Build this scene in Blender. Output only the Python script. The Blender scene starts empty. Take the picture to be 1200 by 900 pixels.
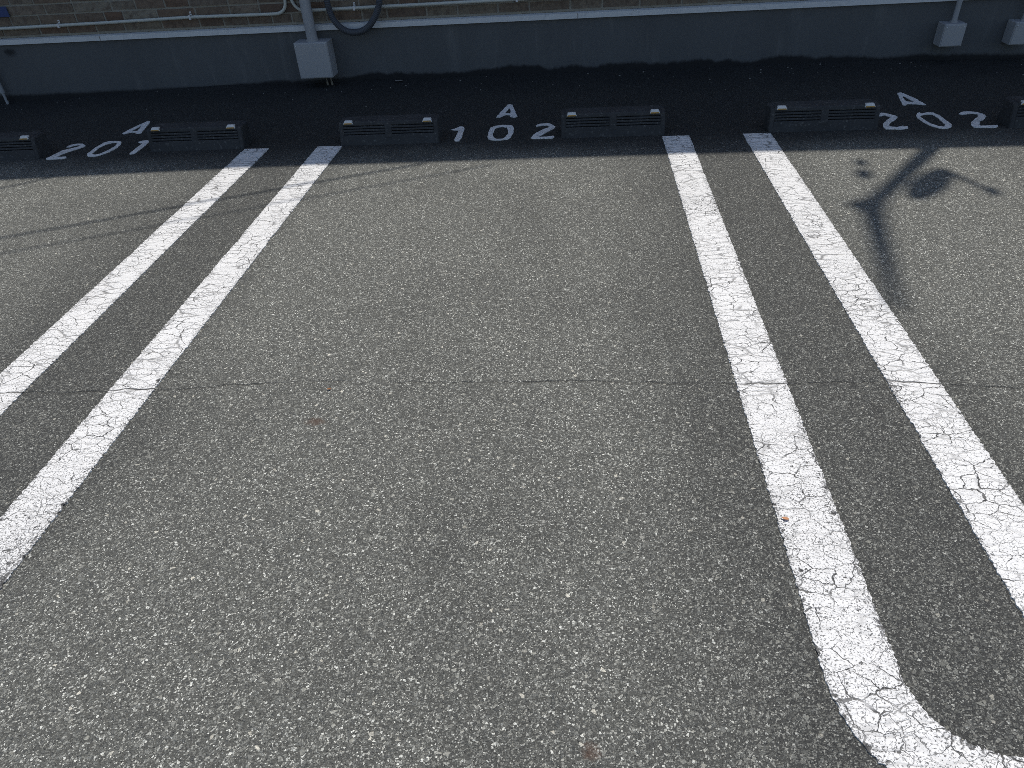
import bpy, bmesh, math, random
from mathutils import Vector, Matrix, noise as mnoise
from mathutils.geometry import tessellate_polygon

random.seed(7)
scene = bpy.context.scene
COL = scene.collection
rad = math.radians

# ------------------------------------------------------------------ camera
CAM_H, PITCH, YAW, ROLL, FPX = 1.3971, 0.64432, -0.110597, -0.066407, 832.11
fwd = Vector((math.sin(YAW)*math.cos(PITCH), math.cos(YAW)*math.cos(PITCH), -math.sin(PITCH)))
rgt = Vector((math.cos(YAW), -math.sin(YAW), 0))
upv = rgt.cross(fwd)
r2 = math.cos(ROLL)*rgt + math.sin(ROLL)*upv
u2 = -math.sin(ROLL)*rgt + math.cos(ROLL)*upv
cam_data = bpy.data.cameras.new('camera')
cam_data.sensor_width = 36.0
cam_data.lens = FPX/1200*36.0
cam_data.clip_start = 0.05
cam_data.clip_end = 2000
cam = bpy.data.objects.new('camera', cam_data)
COL.objects.link(cam)
m = Matrix((r2, u2, -fwd)).transposed().to_4x4()
m.translation = (0, 0, CAM_H)
cam.matrix_world = m
scene.camera = cam

# ------------------------------------------------------------------ sun, sky, exposure
SUN_EL = rad(72)
HX, HY = 0.218, 0.976                      # horizontal direction to the sun: behind the building
to_sun = Vector((HX*math.cos(SUN_EL), HY*math.cos(SUN_EL), math.sin(SUN_EL))).normalized()
KX, KY = HX/math.tan(SUN_EL), HY/math.tan(SUN_EL)   # shadow shift per metre of height
sun_data = bpy.data.lights.new('sun', 'SUN')
sun_data.energy = 3.75
sun_data.angle = rad(0.53)
sun_data.color = (1.0, 0.955, 0.895)
sun = bpy.data.objects.new('sun', sun_data)
COL.objects.link(sun)
sun.rotation_euler = to_sun.to_track_quat('Z', 'Y').to_euler()
sun.location = to_sun*30

world = bpy.data.worlds.new('World')
scene.world = world
world.use_nodes = True
wn = world.node_tree
bg = wn.nodes['Background']
sky = wn.nodes.new('ShaderNodeTexSky')
sky.sky_type = 'NISHITA'
sky.sun_disc = False
sky.sun_elevation = SUN_EL
sky.sun_rotation = math.atan2(HX, HY)
wn.links.new(sky.outputs[0], bg.inputs[0])
bg.inputs[1].default_value = 0.135

vs = scene.view_settings
vs.view_transform = 'Standard'
vs.look = 'None'
vs.exposure = 0.0
vs.gamma = 1.0
scene.cycles.use_denoising = False
scene.cycles.pixel_filter_type = 'BLACKMAN_HARRIS'
scene.cycles.filter_width = 0.85
scene.cycles.adaptive_threshold = 0.02
scene.cycles.max_bounces = 4
scene.cycles.diffuse_bounces = 3
scene.cycles.glossy_bounces = 2
scene.cycles.transmission_bounces = 2

# ------------------------------------------------------------------ node helpers
class NT:
    def __init__(self, name):
        self.m = bpy.data.materials.new(name)
        self.m.use_nodes = True
        self.t = self.m.node_tree
        self.bsdf = self.t.nodes['Principled BSDF']
    def n(self, typ, **kw):
        nd = self.t.nodes.new(typ)
        for k, v in kw.items():
            setattr(nd, k, v)
        return nd
    def set(self, sock, v):
        if isinstance(v, bpy.types.NodeSocket):
            self.t.links.new(v, sock)
        else:
            sock.default_value = v
    def math(self, op, a, b=None, c=None, clamp=False):
        nd = self.n('ShaderNodeMath', operation=op, use_clamp=clamp)
        self.set(nd.inputs[0], a)
        if b is not None: self.set(nd.inputs[1], b)
        if c is not None: self.set(nd.inputs[2], c)
        return nd.outputs[0]
    def vmath(self, op, a, b=None, scale=None):
        nd = self.n('ShaderNodeVectorMath', operation=op)
        self.set(nd.inputs[0], a)
        if b is not None: self.set(nd.inputs[1], b)
        if scale is not None: self.set(nd.inputs['Scale'], scale)
        return nd.outputs[0]
    def pos(self):
        return self.n('ShaderNodeNewGeometry').outputs['Position']
    def xyz(self, v):
        nd = self.n('ShaderNodeSeparateXYZ'); self.set(nd.inputs[0], v)
        return nd.outputs
    def noise(self, vec, scale, detail=3, rough=0.55, out='Fac', distortion=0.0):
        nd = self.n('ShaderNodeTexNoise')
        self.set(nd.inputs['Vector'], vec)
        self.set(nd.inputs['Scale'], scale)
        nd.inputs['Detail'].default_value = detail
        nd.inputs['Roughness'].default_value = rough
        nd.inputs['Distortion'].default_value = distortion
        return nd.outputs[out]
    def vor(self, vec, scale, feature='F1', rnd=1.0, dims='2D'):
        nd = self.n('ShaderNodeTexVoronoi', feature=feature, voronoi_dimensions=dims)
        self.set(nd.inputs['Vector'], vec)
        self.set(nd.inputs['Scale'], scale)
        nd.inputs['Randomness'].default_value = rnd
        return nd.outputs
    def ramp(self, v, lo, hi, a=0.0, b=1.0, smooth=True):
        nd = self.n('ShaderNodeMapRange', interpolation_type='SMOOTHSTEP' if smooth else 'LINEAR')
        self.set(nd.inputs[0], v)
        for i, q in enumerate((lo, hi, a, b)):
            self.set(nd.inputs[i+1], q)
        return nd.outputs[0]
    def mix(self, f, a, b, blend='MIX'):
        nd = self.n('ShaderNodeMix', data_type='RGBA', blend_type=blend)
        self.set(nd.inputs[0], f)
        self.set(nd.inputs[6], a if isinstance(a, bpy.types.NodeSocket) else (*a, 1))
        self.set(nd.inputs[7], b if isinstance(b, bpy.types.NodeSocket) else (*b, 1))
        return nd.outputs[2]
    def sep(self, c):
        nd = self.n('ShaderNodeSeparateColor'); self.set(nd.inputs[0], c)
        return nd.outputs
    def bump(self, h, dist, strength=1.0, normal=None):
        nd = self.n('ShaderNodeBump')
        self.set(nd.inputs['Height'], h)
        self.set(nd.inputs['Distance'], dist)
        self.set(nd.inputs['Strength'], strength)
        if normal is not None: self.set(nd.inputs['Normal'], normal)
        return nd.outputs[0]
    def out(self, color=None, rough=None, normal=None, spec=None, metal=None):
        b = self.bsdf
        if color is not None: self.set(b.inputs['Base Color'], color if isinstance(color, bpy.types.NodeSocket) else (*color, 1))
        if rough is not None: self.set(b.inputs['Roughness'], rough)
        if normal is not None: self.set(b.inputs['Normal'], normal)
        if spec is not None: self.set(b.inputs['Specular IOR Level'], spec)
        if metal is not None: self.set(b.inputs['Metallic'], metal)
        return self.m

# geometry of the painted bays (metres)
LINE_W, LINE_GAP, PERIOD = 0.1567, 0.3064, 2.55
U_X, U_Y, LINE_END = 0.8216, 0.850, 4.26
SKEW = 0.0086                              # the wall turns half a degree against the bays

# ------------------------------------------------------------------ asphalt
def cross_crack(N, p, width):
    """hairline crack running across all bays at about Y = 1.86 m"""
    x, y, z = N.xyz(p)
    wob = N.noise(p, 1.3, 2)
    wob2 = N.noise(p, 14.0, 3)
    yc = N.math('ADD', 1.79, N.math('ADD', N.math('MULTIPLY', wob, 0.11), N.math('MULTIPLY', wob2, 0.035)))
    yc = N.math('SUBTRACT', yc, N.math('MULTIPLY', N.math('MULTIPLY', x, x), 0.02))
    d = N.math('ABSOLUTE', N.math('SUBTRACT', y, yc))
    return N.ramp(d, width*0.35, width, 1.0, 0.0)

def asphalt_material():
    N = NT('asphalt')
    p = N.pos()
    x, y, z = N.xyz(p)
    warp = N.vmath('SCALE', N.vmath('SUBTRACT', N.noise(p, 160, 2, out='Color'), (0.5, 0.5, 0.5)), scale=0.006)
    pw = N.vmath('ADD', p, warp)
    # where tyres and feet have worn the binder off the stones: inside the bays, not between the double lines
    v = N.math('WRAP', N.math('SUBTRACT', x, U_X), PERIOD, 0.0)           # 0 at the middle of a double line, growing to the right
    wob = N.math('MULTIPLY', N.math('SUBTRACT', N.noise(p, 2.2, 3), 0.5), 0.25)
    vr = N.math('SUBTRACT', PERIOD, v)
    wear = N.math('MULTIPLY', N.ramp(N.math('ADD', v, wob), 0.20, 0.48), N.ramp(N.math('ADD', vr, wob), 0.22, 0.85))
    tyre = N.math('MULTIPLY', N.ramp(N.math('ADD', v, wob), 0.35, 0.60), N.ramp(N.math('ADD', v, wob), 1.0, 1.5, 1.0, 0.1))
    patch = N.noise(p, 0.9, 4, 0.6)
    patch2 = N.noise(N.vmath('MULTIPLY', p, (1.0, 0.35, 1.0)), 3.1, 4, 0.6)
    wear = N.math('MULTIPLY', wear, N.ramp(patch, 0.32, 0.64, 0.42, 1.15))
    wear = N.math('ADD', wear, N.math('MULTIPLY', N.math('SUBTRACT', patch2, 0.5), 0.7))
    wear = N.math('ADD', wear, N.math('MULTIPLY', tyre, 0.22))
    # dark intact binder behind the stops, plus eave shade painted into the strip before them
    unworn_shade = N.ramp(N.math('ADD', y, N.math('MULTIPLY', wob, 1.2)), 3.78, 4.30)
    wear = N.math('MULTIPLY', wear, N.math('SUBTRACT', 1.0, N.math('MULTIPLY', unworn_shade, 0.95)), clamp=True)

    def stones(scale, lo, hi, gap, seed):
        v = N.vmath('ADD', pw, seed)
        f1 = N.vor(v, scale)
        rnd = N.sep(f1['Color'])
        if gap > 0.2:
            shape = N.ramp(f1['Distance'], gap*0.65, gap, 1.0, 0.0)
        else:
            d = N.vor(v, scale, 'DISTANCE_TO_EDGE')['Distance']
            shape = N.ramp(d, gap*0.4, gap, 0.0, 1.0)
        mask = N.math('MULTIPLY', shape, N.ramp(rnd[0], lo, hi))
        # every chip lies at its own tilt
        q = N.xyz(N.vmath('SUBTRACT', v, f1['Position']))
        tilt = N.math('ADD', N.math('MULTIPLY', q[0], N.math('SUBTRACT', rnd[1], 0.5)), N.math('MULTIPLY', q[1], N.math('SUBTRACT', rnd[2], 0.5)))
        return mask, rnd, tilt
    m1, r1, t1 = stones(330, 0.36, 0.58, 0.66, (0, 0, 0))            # fines, 4 mm
    m2, r2_, t2 = stones(195, 0.52, 0.72, 0.10, (1.37, 2.11, 0))     # chips, 8 mm
    m3, r3, t3 = stones(108, 0.85, 0.92, 0.11, (4.7, 0.9, 0))         # stones, 14 mm
    pits = N.noise(pw, 260, 3, 0.75)
    binder = N.mix(wear, N.mix(unworn_shade, (0.043, 0.043, 0.0425), (0.0105, 0.0108, 0.0115)), (0.094, 0.093, 0.086))
    binder = N.mix(N.ramp(pits, 0.34, 0.47, 1.0, 0.0), binder, (0.008, 0.008, 0.009))
    def tints(r, lo, mid, hi, hot, th):
        t = N.mix(N.ramp(r[1], 0.0, 0.75), lo, mid)
        t = N.mix(N.ramp(r[1], 0.72, 1.0), t, hi)
        return N.mix(N.ramp(r[2], th, th+0.04), t, hot)
    tint1 = tints(r1, (0.085, 0.085, 0.080), (0.23, 0.228, 0.212), (0.62, 0.61, 0.57), (0.85, 0.83, 0.77), 0.92)
    tint2 = tints(r2_, (0.080, 0.080, 0.077), (0.22, 0.218, 0.203), (0.50, 0.49, 0.455), (0.84, 0.82, 0.76), 0.92)
    tint3 = tints(r3, (0.10, 0.10, 0.096), (0.22, 0.218, 0.204), (0.42, 0.41, 0.375), (0.75, 0.70, 0.61), 0.95)
    wf = N.math('MULTIPLY', N.ramp(wear, 0.0, 1.0, 0.50, 1.0, smooth=False), N.math('SUBTRACT', 1.0, N.math('MULTIPLY', unworn_shade, 0.80)))
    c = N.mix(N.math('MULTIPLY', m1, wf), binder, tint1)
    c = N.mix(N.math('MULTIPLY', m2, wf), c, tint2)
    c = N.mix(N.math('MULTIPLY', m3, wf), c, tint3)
    c = N.mix(1.0, c, (0.98, 0.992, 0.935), 'MULTIPLY')
    # damp, dirty strip along the foot of the wall
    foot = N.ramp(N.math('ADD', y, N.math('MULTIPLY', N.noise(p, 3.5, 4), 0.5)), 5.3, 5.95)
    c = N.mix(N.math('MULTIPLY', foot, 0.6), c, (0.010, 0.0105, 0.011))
    # hairline crack and rusty drips
    cr = N.math('MULTIPLY', cross_crack(N, p, 0.0050), N.ramp(N.noise(p, 5.0, 3), 0.30, 0.62))
    c = N.mix(N.math('MULTIPLY', cr, 0.5), c, (0.012, 0.012, 0.012))
    for (sx, sy, rx, ry) in ((-0.809, 1.653, 0.036, 0.020), (0.032, 0.672, 0.020, 0.020)):
        q = N.vmath('MULTIPLY', N.vmath('SUBTRACT', p, (sx, sy, 0)), (1/rx, 1/ry, 0))
        dd = N.math('ADD', _length(N, q), N.math('MULTIPLY', N.math('SUBTRACT', N.noise(p, 70, 3), 0.5), 1.5))
        c = N.mix(N.ramp(dd, 0.3, 1.25, 0.6, 0.0), c, (0.100, 0.055, 0.034))
    h = N.math('ADD', N.math('MULTIPLY', m2, 0.0013), N.math('MULTIPLY', m1, 0.0007))
    h = N.math('ADD', h, N.math('MULTIPLY', m3, 0.0018))
    h = N.math('ADD', h, N.math('MULTIPLY', pits, 0.0034))
    tl = N.math('ADD', N.math('MULTIPLY', N.math('MULTIPLY', t1, m1), 0.9), N.math('MULTIPLY', N.math('MULTIPLY', t2, m2), 0.9))
    tl = N.math('ADD', tl, N.math('MULTIPLY', N.math('MULTIPLY', t3, m3), 0.7))
    h = N.math('ADD', h, tl)
    h = N.math('SUBTRACT', h, N.math('MULTIPLY', cr, 0.005))
    nrm = N.bump(h, 1.0, 1.0)
    rough = N.mix(m2, (0.78,)*3, (0.45,)*3)
    return N.out(c, rough, nrm, spec=0.4)

def _length(N, v):
    nd = N.n('ShaderNodeVectorMath', operation='LENGTH')
    N.set(nd.inputs[0], v)
    return nd.outputs['Value']

# ------------------------------------------------------------------ road paint
def paint_material(name='road_paint', worn=1.0, cracks=1.0):
    N = NT(name)
    p = N.pos()
    warp = N.vmath('SCALE', N.vmath('SUBTRACT', N.noise(p, 24, 3, out='Color'), (0.5, 0.5, 0.5)), scale=0.036)
    warp2 = N.vmath('SCALE', N.vmath('SUBTRACT', N.noise(p, 130, 3, out='Color'), (0.5, 0.5, 0.5)), scale=0.0065)
    pw = N.vmath('ADD', N.vmath('ADD', p, warp), warp2)
    e1 = N.vor(N.vmath('MULTIPLY', pw, (0.75, 1.15, 1.0)), 20.0, 'DISTANCE_TO_EDGE')['Distance']
    e2 = N.vor(N.vmath('ADD', pw, (3.1, 7.7, 0)), 46.0, 'DISTANCE_TO_EDGE')['Distance']
    vary = N.noise(p, 7.0, 3)
    w1 = N.ramp(vary, 0.32, 0.76, -0.002, 0.036)
    k1 = N.ramp(N.math('SUBTRACT', e1, w1), -0.008, 0.012, 1.0, 0.0)
    k1 = N.math('MULTIPLY', k1, N.ramp(N.noise(p, 11.0, 2), 0.30, 0.52, 0.25, 1.0))
    k2 = N.ramp(e2, 0.0, N.ramp(N.noise(p, 9.0, 2), 0.40, 0.66, 0.004, 0.050), 1.0, 0.0)
    k2 = N.math('MULTIPLY', k2, N.ramp(N.noise(p, 6.0, 3), 0.36, 0.58, 0.0, 0.85))
    e4 = N.vor(N.vmath('MULTIPLY', N.vmath('ADD', pw, (9.3, 1.7, 0)), (0.42, 1.5, 1.0)), 17.0, 'DISTANCE_TO_EDGE')['Distance']
    k4 = N.ramp(e4, 0.0, N.ramp(N.noise(p, 8.0, 2), 0.36, 0.66, 0.01, 0.13), 1.0, 0.0)
    k4 = N.math('MULTIPLY', k4, N.ramp(N.noise(N.vmath('ADD', p, (5, 5, 0)), 5.0, 3), 0.36, 0.56, 0.1, 0.8))
    k4 = N.math('MULTIPLY', k4, N.ramp(N.xyz(p)[1], 1.2, 2.4, 0.35, 1.0))
    k3 = N.math('MULTIPLY', cross_crack(N, p, 0.0048), N.ramp(N.noise(p, 18.0, 2), 0.30, 0.5, 0.4, 1.0))
    # stones of the asphalt poking through where the film is thin
    f = N.vor(N.vmath('ADD', p, warp2), 150)
    pr = N.sep(f['Color'])
    uv = N.n('ShaderNodeUVMap').outputs[0]
    ux, uy, uz = N.xyz(uv)
    edge = N.ramp(N.math('ABSOLUTE', N.math('SUBTRACT', uy, 0.5)), 0.33, 0.5)
    thin = N.math('ADD', N.ramp(N.noise(p, 1.7, 4, 0.6), 0.50, 0.78), N.math('MULTIPLY', edge, 0.55))
    px_, py_, pz_ = N.xyz(p)
    thin = N.math('ADD', thin, N.math('MULTIPLY', N.ramp(py_, 1.0, 2.6, 1.0, 0.0), N.ramp(px_, 0.9, 0.95, 0.34, 0.05)))
    thin = N.math('MULTIPLY', thin, worn)
    fleck = N.noise(p, 190, 4, 0.7)
    pk = N.ramp(N.math('ADD', fleck, N.math('MULTIPLY', thin, 0.09)), 0.59, 0.68)
    bite = N.noise(p, 48, 4, 0.65)
    pk2 = N.ramp(N.math('ADD', bite, N.math('MULTIPLY', thin, 0.13)), 0.68, 0.74)
    k = N.math('MAXIMUM', N.math('MULTIPLY', k1, cracks), N.math('MULTIPLY', k2, cracks))
    k = N.math('MAXIMUM', k, N.math('MULTIPLY', k4, cracks))
    k = N.math('MAXIMUM', k, N.math('MULTIPLY', k3, cracks))
    k = N.math('MAXIMUM', k, N.math('MULTIPLY', pk, 0.85))
    k = N.math('MAXIMUM', k, pk2, clamp=True)
    white = N.mix(N.noise(p, 2.6, 5, 0.65), (0.77, 0.763, 0.738), (0.66, 0.653, 0.628))
    white = N.mix(N.ramp(N.noise(p, 30, 4, 0.7), 0.48, 0.78, 0.0, 0.45), white, (0.47, 0.465, 0.445))
    dark = N.mix(pr[0], (0.035, 0.035, 0.036), (0.14, 0.138, 0.13))
    c = N.mix(k, white, dark)
    h = N.math('MULTIPLY', N.noise(p, 230, 3, 0.6), 0.35)
    h = N.math('ADD', h, N.math('MULTIPLY', N.vor(N.vmath('ADD', p, warp2), 90)['Distance'], -0.4))
    h = N.math('SUBTRACT', h, N.math('MULTIPLY', k, 1.1))
    nrm = N.bump(h, 0.0030, 0.8)
    return N.out(c, 0.78, nrm, spec=0.25)

# ------------------------------------------------------------------ other materials
def grimy(name, base, rough=0.6, spec=0.4, var=0.25, dirt=(0.03, 0.03, 0.03), dirt_amt=0.35, scale=9.0, bump=0.0, metal=0.0, bscale=260):
    N = NT(name)
    p = N.pos()
    n1 = N.noise(p, scale, 5, 0.62)
    n2 = N.noise(p, scale*7, 4, 0.65)
    lo = tuple(b*(1-var) for b in base)
    hi = tuple(min(1, b*(1+var)) for b in base)
    c = N.mix(n1, lo, hi)
    c = N.mix(N.ramp(n2, 0.52, 0.78, 0.0, dirt_amt), c, dirt)
    nrm = None
    if bump:
        nrm = N.bump(N.noise(p, bscale, 3, 0.6), bump, 1.0)
    return N.out(c, N.ramp(n2, 0.3, 0.7, rough-0.1, rough+0.1), nrm, spec, metal)

def foundation_material():
    N = NT('painted_mortar')
    p = N.pos()
    x, y, z = N.xyz(p)
    pz = N.vmath('MULTIPLY', p, (1.0, 1.0, 0.35))
    c = N.mix(N.noise(pz, 2.4, 5, 0.6), (0.070, 0.073, 0.075), (0.110, 0.114, 0.117))
    c = N.mix(N.ramp(N.noise(p, 85, 4, 0.7), 0.50, 0.75, 0.0, 0.4), c, (0.085, 0.085, 0.085))
    # pale drips and repaired spots
    c = N.mix(N.ramp(N.noise(N.vmath('MULTIPLY', p, (9.0, 1.0, 1.3)), 1.0, 4, 0.6), 0.54, 0.75, 0.0, 0.35), c, (0.19, 0.19, 0.185))
    # splash-back dirt and algae creeping up from the ground, least at the left end
    top = N.math('MULTIPLY', N.math('MULTIPLY', N.ramp(x, -4.2, -0.5, 0.15, 1.0), N.ramp(x, 1.6, 3.4, 1.0, 0.25)), N.ramp(N.noise(N.vmath('MULTIPLY', p, (1, 1, 0.1)), 2.3, 5, 0.62), 0.25, 0.75, 0.025, 0.085))
    edge = N.math('ADD', z, N.math('MULTIPLY', N.math('SUBTRACT', N.noise(p, 42, 4, 0.7), 0.5), 0.03))
    k = N.ramp(N.math('SUBTRACT', edge, top), -0.016, 0.014, 0.96, 0.0)
    c = N.mix(k, c, (0.012, 0.012, 0.013))
    # sooty spot near the left end
    q = N.vmath('MULTIPLY', N.vmath('SUBTRACT', p, (-4.45, 5.76, 0.325)), (1/0.055, 0.0, 1/0.03))
    dd = N.math('ADD', _length(N, q), N.math('MULTIPLY', N.math('SUBTRACT', N.noise(p, 30, 3), 0.5), 1.6))
    c = N.mix(N.ramp(dd, 0.3, 1.3, 0.85, 0.0), c, (0.012, 0.012, 0.013))
    nrm = N.bump(N.noise(p, 170, 4, 0.65), 0.0025, 1.0)
    return N.out(c, 0.75, nrm, spec=0.3)

def brick_material():
    N = NT('brick')
    p = N.pos()
    at = N.n('ShaderNodeAttribute', attribute_name='tint').outputs['Fac']
    r = N.math('FRACT', N.math('ADD', at, N.n('ShaderNodeObjectInfo').outputs['Random']))
    nd = N.n('ShaderNodeValToRGB')
    N.set(nd.inputs[0], r)
    e = nd.color_ramp.elements
    e[0].position = 0.0; e[0].color = (0.150, 0.112, 0.082, 1)
    e[1].position = 1.0; e[1].color = (0.205, 0.180, 0.140, 1)
    for pos, col in ((0.22, (0.190, 0.160, 0.120, 1)), (0.45, (0.150, 0.096, 0.066, 1)), (0.62, (0.215, 0.190, 0.150, 1)), (0.8, (0.120, 0.080, 0.058, 1))):
        q = e.new(pos); q.color = col
    c = N.mix(N.ramp(N.noise(p, 26, 5, 0.65), 0.40, 0.68, 0.0, 0.65), nd.outputs[0], (0.082, 0.055, 0.042))
    c = N.mix(N.ramp(N.noise(p, 120, 4, 0.7), 0.56, 0.75, 0.0, 0.5), c, (0.25, 0.225, 0.185))
    h = N.math('ADD', N.noise(p, 45, 4, 0.6), N.math('MULTIPLY', N.noise(p, 220, 3, 0.6), 0.4))
    return N.out(c, 0.85, N.bump(h, 0.006, 1.0), spec=0.25)

MAT = {
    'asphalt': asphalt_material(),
    'paint': paint_material(),
    'stencil': paint_material('stencil_paint', worn=1.0, cracks=0.35),
    'mortar_wall': foundation_material(),
    'brick': brick_material(),
    'joint': grimy('brick_joint', (0.255, 0.235, 0.195), 0.9, 0.2, 0.2, (0.15, 0.135, 0.11), 0.6, 14, 0.003),
    'trim': grimy('trim_metal', (0.52, 0.525, 0.525), 0.5, 0.4, 0.10, (0.22, 0.21, 0.20), 0.4, 5),
    'box_grey': grimy('box_steel', (0.31, 0.312, 0.318), 0.5, 0.4, 0.06, (0.25, 0.245, 0.235), 0.3, 7),
    'pvc': grimy('grey_pvc', (0.28, 0.285, 0.295), 0.5, 0.4, 0.10, (0.17, 0.165, 0.16), 0.4, 9),
    'conduit': grimy('beige_conduit', (0.44, 0.445, 0.40), 0.5, 0.4, 0.12, (0.18, 0.17, 0.145), 0.45, 12),
    'hose': grimy('black_hose', (0.055, 0.060, 0.070), 0.6, 0.35, 0.2, (0.10, 0.10, 0.098), 0.35, 14),
    'brass': grimy('dull_brass', (0.16, 0.14, 0.11), 0.5, 0.5, 0.2, (0.06, 0.05, 0.045), 0.5, 40),
    'rubber': grimy('dusty_rubber', (0.037, 0.038, 0.039), 0.75, 0.3, 0.55, (0.135, 0.134, 0.127), 1.0, 9, 0.0025, bscale=180),
    'reflector_shell': grimy('reflector_shell', (0.56, 0.56, 0.54), 0.45, 0.4, 0.08, (0.3, 0.29, 0.27), 0.35, 60),
    'amber': grimy('amber_lens', (0.33, 0.185, 0.025), 0.3, 0.6, 0.15, (0.22, 0.11, 0.02), 0.4, 120),
    'clip': grimy('clip_zinc', (0.55, 0.55, 0.55), 0.4, 0.5, 0.1, (0.3, 0.3, 0.3), 0.3, 40),
    'blue': grimy('blue_sheet', (0.022, 0.042, 0.135), 0.5, 0.4, 0.12, (0.02, 0.03, 0.06), 0.4, 30),
    'roof': grimy('roof_sheet', (0.075, 0.077, 0.08), 0.6, 0.4, 0.1, (0.12, 0.12, 0.12), 0.3, 3),
    'gutter': grimy('gutter', (0.24, 0.22, 0.20), 0.5, 0.4, 0.1, (0.12, 0.11, 0.1), 0.3, 5),
    'antenna': grimy('antenna_metal', (0.42, 0.42, 0.43), 0.45, 0.5, 0.1, (0.25, 0.24, 0.22), 0.3, 9),
    'concrete': grimy('pole_concrete', (0.34, 0.335, 0.325), 0.85, 0.2, 0.12, (0.2, 0.2, 0.19), 0.4, 4, 0.002),
    'cable': grimy('cable', (0.02, 0.02, 0.021), 0.6, 0.3, 0.1, (0.04, 0.04, 0.04), 0.3, 9),
    'leaf': grimy('dry_leaf', (0.26, 0.11, 0.045), 0.8, 0.2, 0.35, (0.09, 0.04, 0.02), 0.5, 120),
    'leaf_orange': grimy('orange_leaf', (0.46, 0.23, 0.12), 0.8, 0.2, 0.25, (0.25, 0.09, 0.03), 0.4, 120),
    'stone': grimy('loose_stone', (0.22, 0.205, 0.18), 0.85, 0.25, 0.3, (0.15, 0.14, 0.12), 0.5, 90),
}

# ------------------------------------------------------------------ mesh helpers
class MB:
    def __init__(self):
        self.v, self.f = [], []
    def add(self, verts, faces):
        b = len(self.v)
        self.v += [tuple(q) for q in verts]
        self.f += [tuple(b+i for i in f) for f in faces]
        return self
    def box(self, x0, x1, y0, y1, z0, z1):
        vs_ = [(x, y, z) for z in (z0, z1) for y in (y0, y1) for x in (x0, x1)]
        return self.add(vs_, [(0, 2, 3, 1), (4, 5, 7, 6), (0, 1, 5, 4), (2, 6, 7, 3), (0, 4, 6, 2), (1, 3, 7, 5)])
    def hexa(self, pts):     # eight corners, bottom ring then top ring
        return self.add(pts, [(3, 2, 1, 0), (4, 5, 6, 7), (0, 1, 5, 4), (1, 2, 6, 5), (2, 3, 7, 6), (3, 0, 4, 7)])
    def tube(self, pts, r, seg=14, caps=True):
        pts = [Vector(q) for q in pts]
        rr = r if isinstance(r, (list, tuple)) else [r]*len(pts)
        n = None
        vs_, fs = [], []
        for i, q in enumerate(pts):
            t = (pts[min(i+1, len(pts)-1)] - pts[max(i-1, 0)]).normalized()
            if n is None:
                n = t.cross(Vector((0.3, 0.2, 1)) if abs(t.z) < 0.9 else Vector((1, 0, 0))).normalized()
            n = (n - t*n.dot(t)).normalized()
            b = t.cross(n)
            for k in range(seg):
                a = 2*math.pi*k/seg
                vs_.append(q + rr[i]*(math.cos(a)*n + math.sin(a)*b))
        for i in range(len(pts)-1):
            for k in range(seg):
                k2 = (k+1) % seg
                fs.append((i*seg+k, i*seg+k2, (i+1)*seg+k2, (i+1)*seg+k))
        if caps:
            fs.append(tuple(reversed(range(seg))))
            fs.append(tuple(range((len(pts)-1)*seg, len(pts)*seg)))
        return self.add(vs_, fs)
    def mesh(self, name):
        me = bpy.data.meshes.new(name)
        me.from_pydata(self.v, [], self.f)
        me.update()
        return me
    def build(self, name, mat, parent=None, smooth=False, bevel=0.0, seg=2):
        me = self.mesh(name)
        if bevel:
            bm = bmesh.new(); bm.from_mesh(me)
            bmesh.ops.remove_doubles(bm, verts=bm.verts, dist=1e-5)
            es = [e for e in bm.edges if len(e.link_faces) == 2 and e.calc_face_angle(0) > 0.5]
            bmesh.ops.bevel(bm, geom=es, offset=bevel, segments=seg, affect='EDGES', profile=0.5, clamp_overlap=True)
            bm.to_mesh(me); bm.free()
        if smooth:
            for q in me.polygons: q.use_smooth = True
            me.set_sharp_from_angle(angle=rad(40))
        return link(name, me, mat, parent)

def link(name, me, mat, parent=None):
    o = bpy.data.objects.new(name, me)
    COL.objects.link(o)
    if mat and not me.materials:
        me.materials.append(MAT[mat])
    if parent: o.parent = parent
    return o

def empty(name, loc=(0, 0, 0)):
    o = bpy.data.objects.new(name, None)
    o.empty_display_size = 0.1
    o.location = loc
    COL.objects.link(o)
    return o

def tag(o, label=None, category=None, group=None, kind=None):
    if label: o['label'] = label
    if category: o['category'] = category
    if group: o['group'] = group
    if kind: o['kind'] = kind
    return o

def copy_tree(o, parent=None):
    c = o.copy()
    COL.objects.link(c)
    if parent: c.parent = parent
    for ch in o.children:
        copy_tree(ch, c)
    return c

def fn(x, y=0.0, z=0.0):
    return mnoise.noise(Vector((x, y, z)))

def sstep(a, b, t):
    t = max(0.0, min(1.0, (t-a)/(b-a)))
    return t*t*(3-2*t)

def wall_y(x, y=5.8):
    return y + SKEW*x

# ------------------------------------------------------------------ ground: one sheet to the horizon, finer near the wall
def ground_z(x, y):
    yl = y - SKEW*x
    drop = -0.055*sstep(-3.3, -4.9, x)*sstep(4.7, 5.6, yl)
    drop -= 0.035*sstep(1.9, 3.4, x)*sstep(4.7, 5.6, yl)
    fillet = (0.012 + 0.016*fn(x*2.1, 3.3) + 0.008*fn(x*9.0, 1.1))*sstep(5.66, 5.80, yl)*sstep(-3.9, -2.6, x)
    return drop + fillet

def axis(lo, hi, step, far):
    a = []
    q = lo
    while q < hi - 1e-6:
        a.append(q); q += step
    a.append(hi)
    return [-far, -far*0.25, -40, -15] + a + [15, 40, far*0.25, far]

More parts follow.
